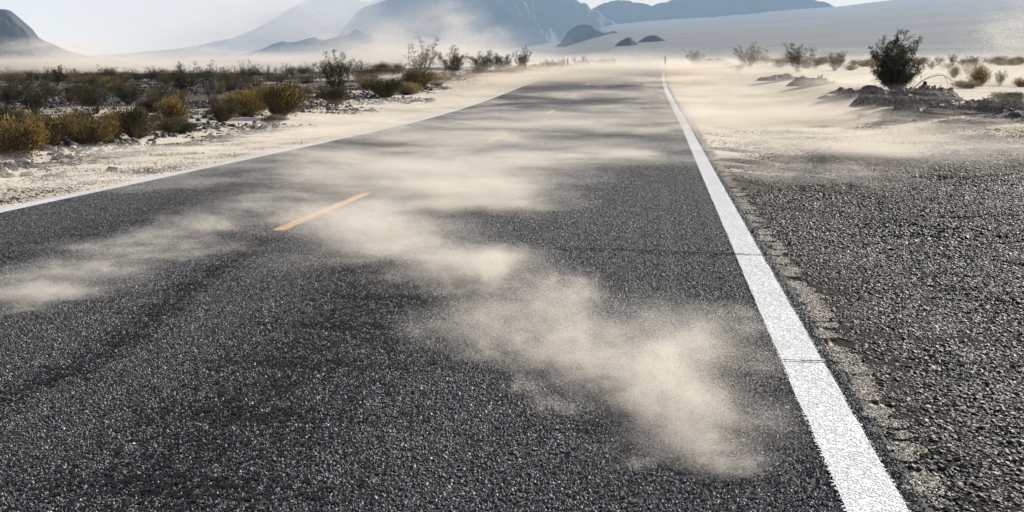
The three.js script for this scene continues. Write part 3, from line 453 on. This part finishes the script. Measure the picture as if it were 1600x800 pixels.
{ // roadside marker posts
  M.post = new THREE.MeshStandardMaterial({ name: 'dark marker post', color: new THREE.Color(0.05, 0.045, 0.04), roughness: 0.7 }); M.reflector = new THREE.MeshStandardMaterial({ name: 'reflector', color: new THREE.Color(0.5, 0.5, 0.48), roughness: 0.3 });
  const post = (u, v, label, group) => { const p = onGround(u, v, 2, 140), o = new THREE.Group(); o.name = numbered('marker_post'); o.position.copy(p); scene.add(o);
    const s = new THREE.Shape(); s.moveTo(-0.05, -0.2); s.lineTo(0.05, -0.2); s.lineTo(0.05, 0.86); s.quadraticCurveTo(0, 0.93, -0.05, 0.86); s.closePath();
    mesh('post', new THREE.ExtrudeGeometry(s, { depth: 0.03, bevelEnabled: true, bevelSize: 0.006, bevelThickness: 0.006, bevelSegments: 2 }), M.post, o);
    const q = mesh('reflector', new THREE.BoxGeometry(0.07, 0.09, 0.012), M.reflector, o); q.position.set(0, 0.76, 0.046); tag(o, label, 'post', group); };
  post(887, 111, 'dark marker post standing beside the far end of the road by the tan shrubs'); post(1039, 106, 'faint marker post on the crest beyond the white edge line');
}
// ---------------------------------------------------------------- blowing sand: clouds of loose grains over the ground
M.grain = new THREE.MeshPhysicalMaterial({ name: 'airborne sand grain', color: new THREE.Color(0.955, 0.895, 0.80), roughness: 1, specularIntensity: 0, transmission: 0.5, thickness: 0, side: THREE.DoubleSide });
function puffShape(count, size, seed) { // grains spread through a wispy cloud of unit spread
  const r = rng(seed), pos = [], a = new THREE.Vector3(), b = new THREE.Vector3(), n = new THREE.Vector3();
  for (let i = 0; i < count;) {
    const x = gauss(r), y = gauss(r), z = gauss(r); if (x * x + y * y + z * z > 6.5) continue;
    const w = 0.5 + 1.5 * fbm(x * 0.8 + seed, y * 0.9, z * 0.8 + seed * 0.37, 4); if (r() > w * w * 1.1) continue;
    n.set(gauss(r), gauss(r), gauss(r)).normalize(); a.set(gauss(r), gauss(r), gauss(r)).cross(n).normalize(); b.crossVectors(n, a);
    for (let k = 0; k < 3; k++) { const t = k * 2.0944, c = Math.cos(t) * size, s = Math.sin(t) * size; pos.push(x + a.x * c + b.x * s, y + a.y * c + b.y * s, z + a.z * c + b.z * s); }
    i++;
  }
  return geo(pos, null);
}
const PUFFS = 5, puffShapes = [...Array(PUFFS)].map((_, i) => puffShape(46000, 0.0064, 60 + i));
const puffLists = () => [...Array(PUFFS)].map(() => []);
const rd = rng(2024);
function puff(lists, p, sx, sy, sz, yaw) { lists[Math.floor(rd() * PUFFS)].push(new THREE.Matrix4().compose(p, new THREE.Quaternion().setFromEuler(new THREE.Euler((rd() - 0.5) * 0.2, yaw + (rd() < 0.5 ? Math.PI : 0), (rd() - 0.5) * 0.2)), new THREE.Vector3(sx, sy, sz))); }
function wisp(lists, u, v, ru, rv, opacity, tall = 1) { // a drift of sand over the ground near that spot
  const p = onGround(u, v, 2, 200), m = metre(p), drop = Math.max(0.006, (EYE - p.y) * m / FOCAL), wide = ru / m, app = rv / m, sy = Math.max(0.012, Math.min(0.5 * app, 0.12 * tall)), deep = Math.min(wide * 2.5, Math.max(wide * 0.25, Math.sqrt(Math.max(0, app * app - sy * sy)) / drop));
  const jitter = 0.75, k0 = 0.48, ph = Math.hypot(sy, k0 * deep * drop), bh = Math.hypot(ph, jitter * deep * drop), ratio = (k0 * ph) / (Math.hypot(k0, jitter) * bh), n = Math.max(2, Math.round(-Math.log(1 - opacity) / (0.19 * ratio)));
  for (let i = 0; i < n; i++) {
    const x = p.x + gauss(rd) * wide * jitter, z = p.z + gauss(rd) * deep * jitter, k = 0.16 + 0.5 * rd() * (0.5 + rd() * 0.7), long = 1 + 0.6 * rd();
    puff(lists, new THREE.Vector3(x, groundY(x, z) + 0.09 + sy * (0.3 + 0.9 * rd()), z), wide * k * long, sy, deep * k / long, 0.25 + (rd() - 0.5) * 0.4);
  }
}
function flush(lists, name, label, m = M.grain) { lists.forEach((q, i) => { if (q.length) stuff(instanced(name, puffShapes[i], m, q), label, 'blowing sand'); }); }
{
  const L = puffLists();
  for (const w of [
    [1075, 635, 68, 55, 0.61], [1080, 575, 66, 40, 0.43], [1075, 715, 60, 42, 0.61], [1085, 765, 60, 26, 0.43], [1050, 680, 56, 42, 0.49], [1000, 640, 60, 30, 0.24],
    [935, 620, 84, 32, 0.43], [850, 570, 78, 38, 0.61], [800, 515, 78, 40, 0.67], [750, 455, 72, 28, 0.61], [890, 590, 72, 30, 0.49], [700, 428, 54, 16, 0.55], [770, 480, 48, 30, 0.49],
    [600, 392, 78, 26, 0.88], [545, 370, 60, 20, 0.67], [625, 412, 46, 14, 0.67], [580, 350, 60, 14, 0.49],
    [765, 318, 66, 18, 0.86], [705, 343, 50, 11, 0.86], [640, 328, 88, 22, 0.73], [795, 335, 35, 6, 0.86], [690, 310, 77, 12, 0.73],
    [555, 268, 72, 14, 0.73], [640, 280, 94, 18, 0.80], [720, 285, 99, 18, 0.86], [860, 262, 77, 8, 0.66], [960, 258, 61, 9, 0.80], [500, 285, 55, 10, 0.52],
    [850, 240, 143, 9, 0.47], [740, 226, 88, 9, 0.86], [690, 232, 99, 9, 0.60], [560, 222, 88, 8, 0.47], [929, 205, 99, 7, 0.79], [824, 205, 88, 5, 0.66], [994, 214, 44, 7, 0.66], [760, 192, 99, 5, 0.66], [880, 186, 88, 4, 0.47], [970, 178, 55, 5, 0.53], [690, 200, 77, 5, 0.53], [640, 246, 88, 7, 0.53], [620, 205, 77, 4, 0.60], [850, 256, 66, 5, 0.59], [981, 252, 50, 6, 0.73],
    [889, 156, 29, 2, 0.86], [850, 152, 55, 2, 0.60], [769, 165, 26, 2, 0.66], [720, 172, 66, 3, 0.53], [790, 177, 77, 2.5, 0.53], [981, 152, 40, 3, 0.79], [1010, 165, 33, 3, 0.53], [940, 172, 55, 2, 0.53], [780, 148, 30, 2, 0.40], [860, 128, 90, 2.5, 0.72], [960, 129, 60, 2.5, 0.72], [1020, 137, 40, 4, 0.65], [930, 120, 120, 2.5, 0.85], [1000, 112, 120, 2.5, 0.85], [830, 120, 100, 2.5, 0.78], [900, 110, 120, 2, 0.78],
    [0, 502, 62, 17, 0.30], [55, 487, 62, 17, 0.35], [110, 465, 62, 17, 0.30], [165, 443, 62, 17, 0.35], [220, 421, 62, 17, 0.30], [275, 399, 62, 17, 0.35], [330, 377, 62, 17, 0.30], [385, 355, 62, 17, 0.35], [90, 495, 60, 10, 0.22], [250, 405, 70, 10, 0.25], [430, 315, 80, 12, 0.3],
    [1250, 192, 180, 9, 0.75], [1400, 214, 140, 7, 0.70], [1530, 232, 80, 8, 0.65], [1190, 165, 130, 10, 0.70], [1100, 190, 40, 14, 0.45], [1190, 240, 80, 16, 0.40], [1320, 250, 90, 14, 0.30], [1480, 262, 80, 14, 0.37], [1130, 135, 90, 5, 0.55], [1270, 150, 120, 6, 0.35], [1300, 118, 150, 3, 0.20], [1480, 208, 100, 5, 0.45],
    [1180, 112, 120, 3, 0.40], [1480, 117, 120, 3, 0.30], [1570, 132, 80, 4, 0.30], [1420, 102, 150, 2, 0.30],
    [300, 262, 150, 8, 0.37], [100, 292, 120, 8, 0.30], [550, 206, 77, 5, 0.47], [640, 168, 77, 4, 0.26], [740, 135, 70, 3, 0.25], [450, 226, 70, 6, 0.33],
    [690, 300, 90, 20, 0.4], [480, 250, 110, 12, 0.35], [720, 440, 60, 22, 0.4], [960, 640, 70, 30, 0.3], [1250, 215, 150, 10, 0.45], [1420, 240, 130, 12, 0.4], [1180, 275, 60, 18, 0.25], [1330, 290, 90, 16, 0.2], [200, 285, 120, 10, 0.3], [900, 118, 130, 2.5, 0.5], [980, 122, 70, 3, 0.5], [820, 126, 60, 3, 0.4], [1030, 150, 25, 8, 0.4], [80, 470, 90, 22, 0.25], [350, 246, 130, 8, 0.35], [120, 300, 130, 8, 0.35], [600, 192, 80, 5, 0.4], [520, 212, 90, 6, 0.4],
  ]) wisp(L, ...w);
  flush(L, 'blowing_sand', 'thin veils of pale sand blowing low across the road');
}
{ // far dust, lifted high off the plain
  const L = puffLists();
  const plume = (u, row, D, wide, tall, n) => { for (let i = 0; i < n; i++) { const d = eyeRay(u + gauss(rd) * wide * 0.7, row + gauss(rd) * tall * 0.5), t = D * (0.85 + 0.3 * rd()) / -d.z, k = 0.4 + 0.3 * rd(); puff(L, new THREE.Vector3(d.x * t, Math.max(2, EYE + d.y * t), d.z * t), wide * k / FOCAL * D * 1.2, Math.max(1, tall * k / FOCAL * D), wide * k / FOCAL * D, rd() * 6); } };
  for (const p of [[60, 102, 1500, 120, 10, 14], [200, 102, 1500, 130, 9, 10], [350, 100, 1600, 130, 10, 12], [500, 98, 1700, 120, 13, 14], [620, 90, 1800, 90, 20, 14], [720, 82, 2000, 80, 18, 10], [650, 34, 2300, 50, 30, 2], [700, 46, 2300, 45, 28, 3], [760, 60, 2200, 40, 20, 2], [830, 95, 1500, 90, 9, 12], [930, 99, 1200, 100, 5, 9], [1050, 100, 1200, 100, 4, 8], [1200, 101, 900, 150, 4, 4], [1400, 100, 900, 150, 4, 4], [1560, 97, 900, 120, 8, 5], [1590, 60, 1500, 50, 40, 2], [110, 84, 1700, 60, 16, 4], [260, 88, 1700, 50, 14, 3], [560, 80, 2000, 50, 18, 3], [600, 62, 2600, 50, 30, 4], [400, 62, 13500, 110, 22, 8], [500, 35, 13500, 90, 34, 14], [580, 20, 13500, 60, 30, 8], [300, 80, 13000, 120, 10, 6], [40, 72, 1500, 60, 10, 3]]) plume(...p);
  flush(L, 'dust_cloud', 'pale dust blown up along the foot of the mountains');
}

renderer.render(scene, camera);
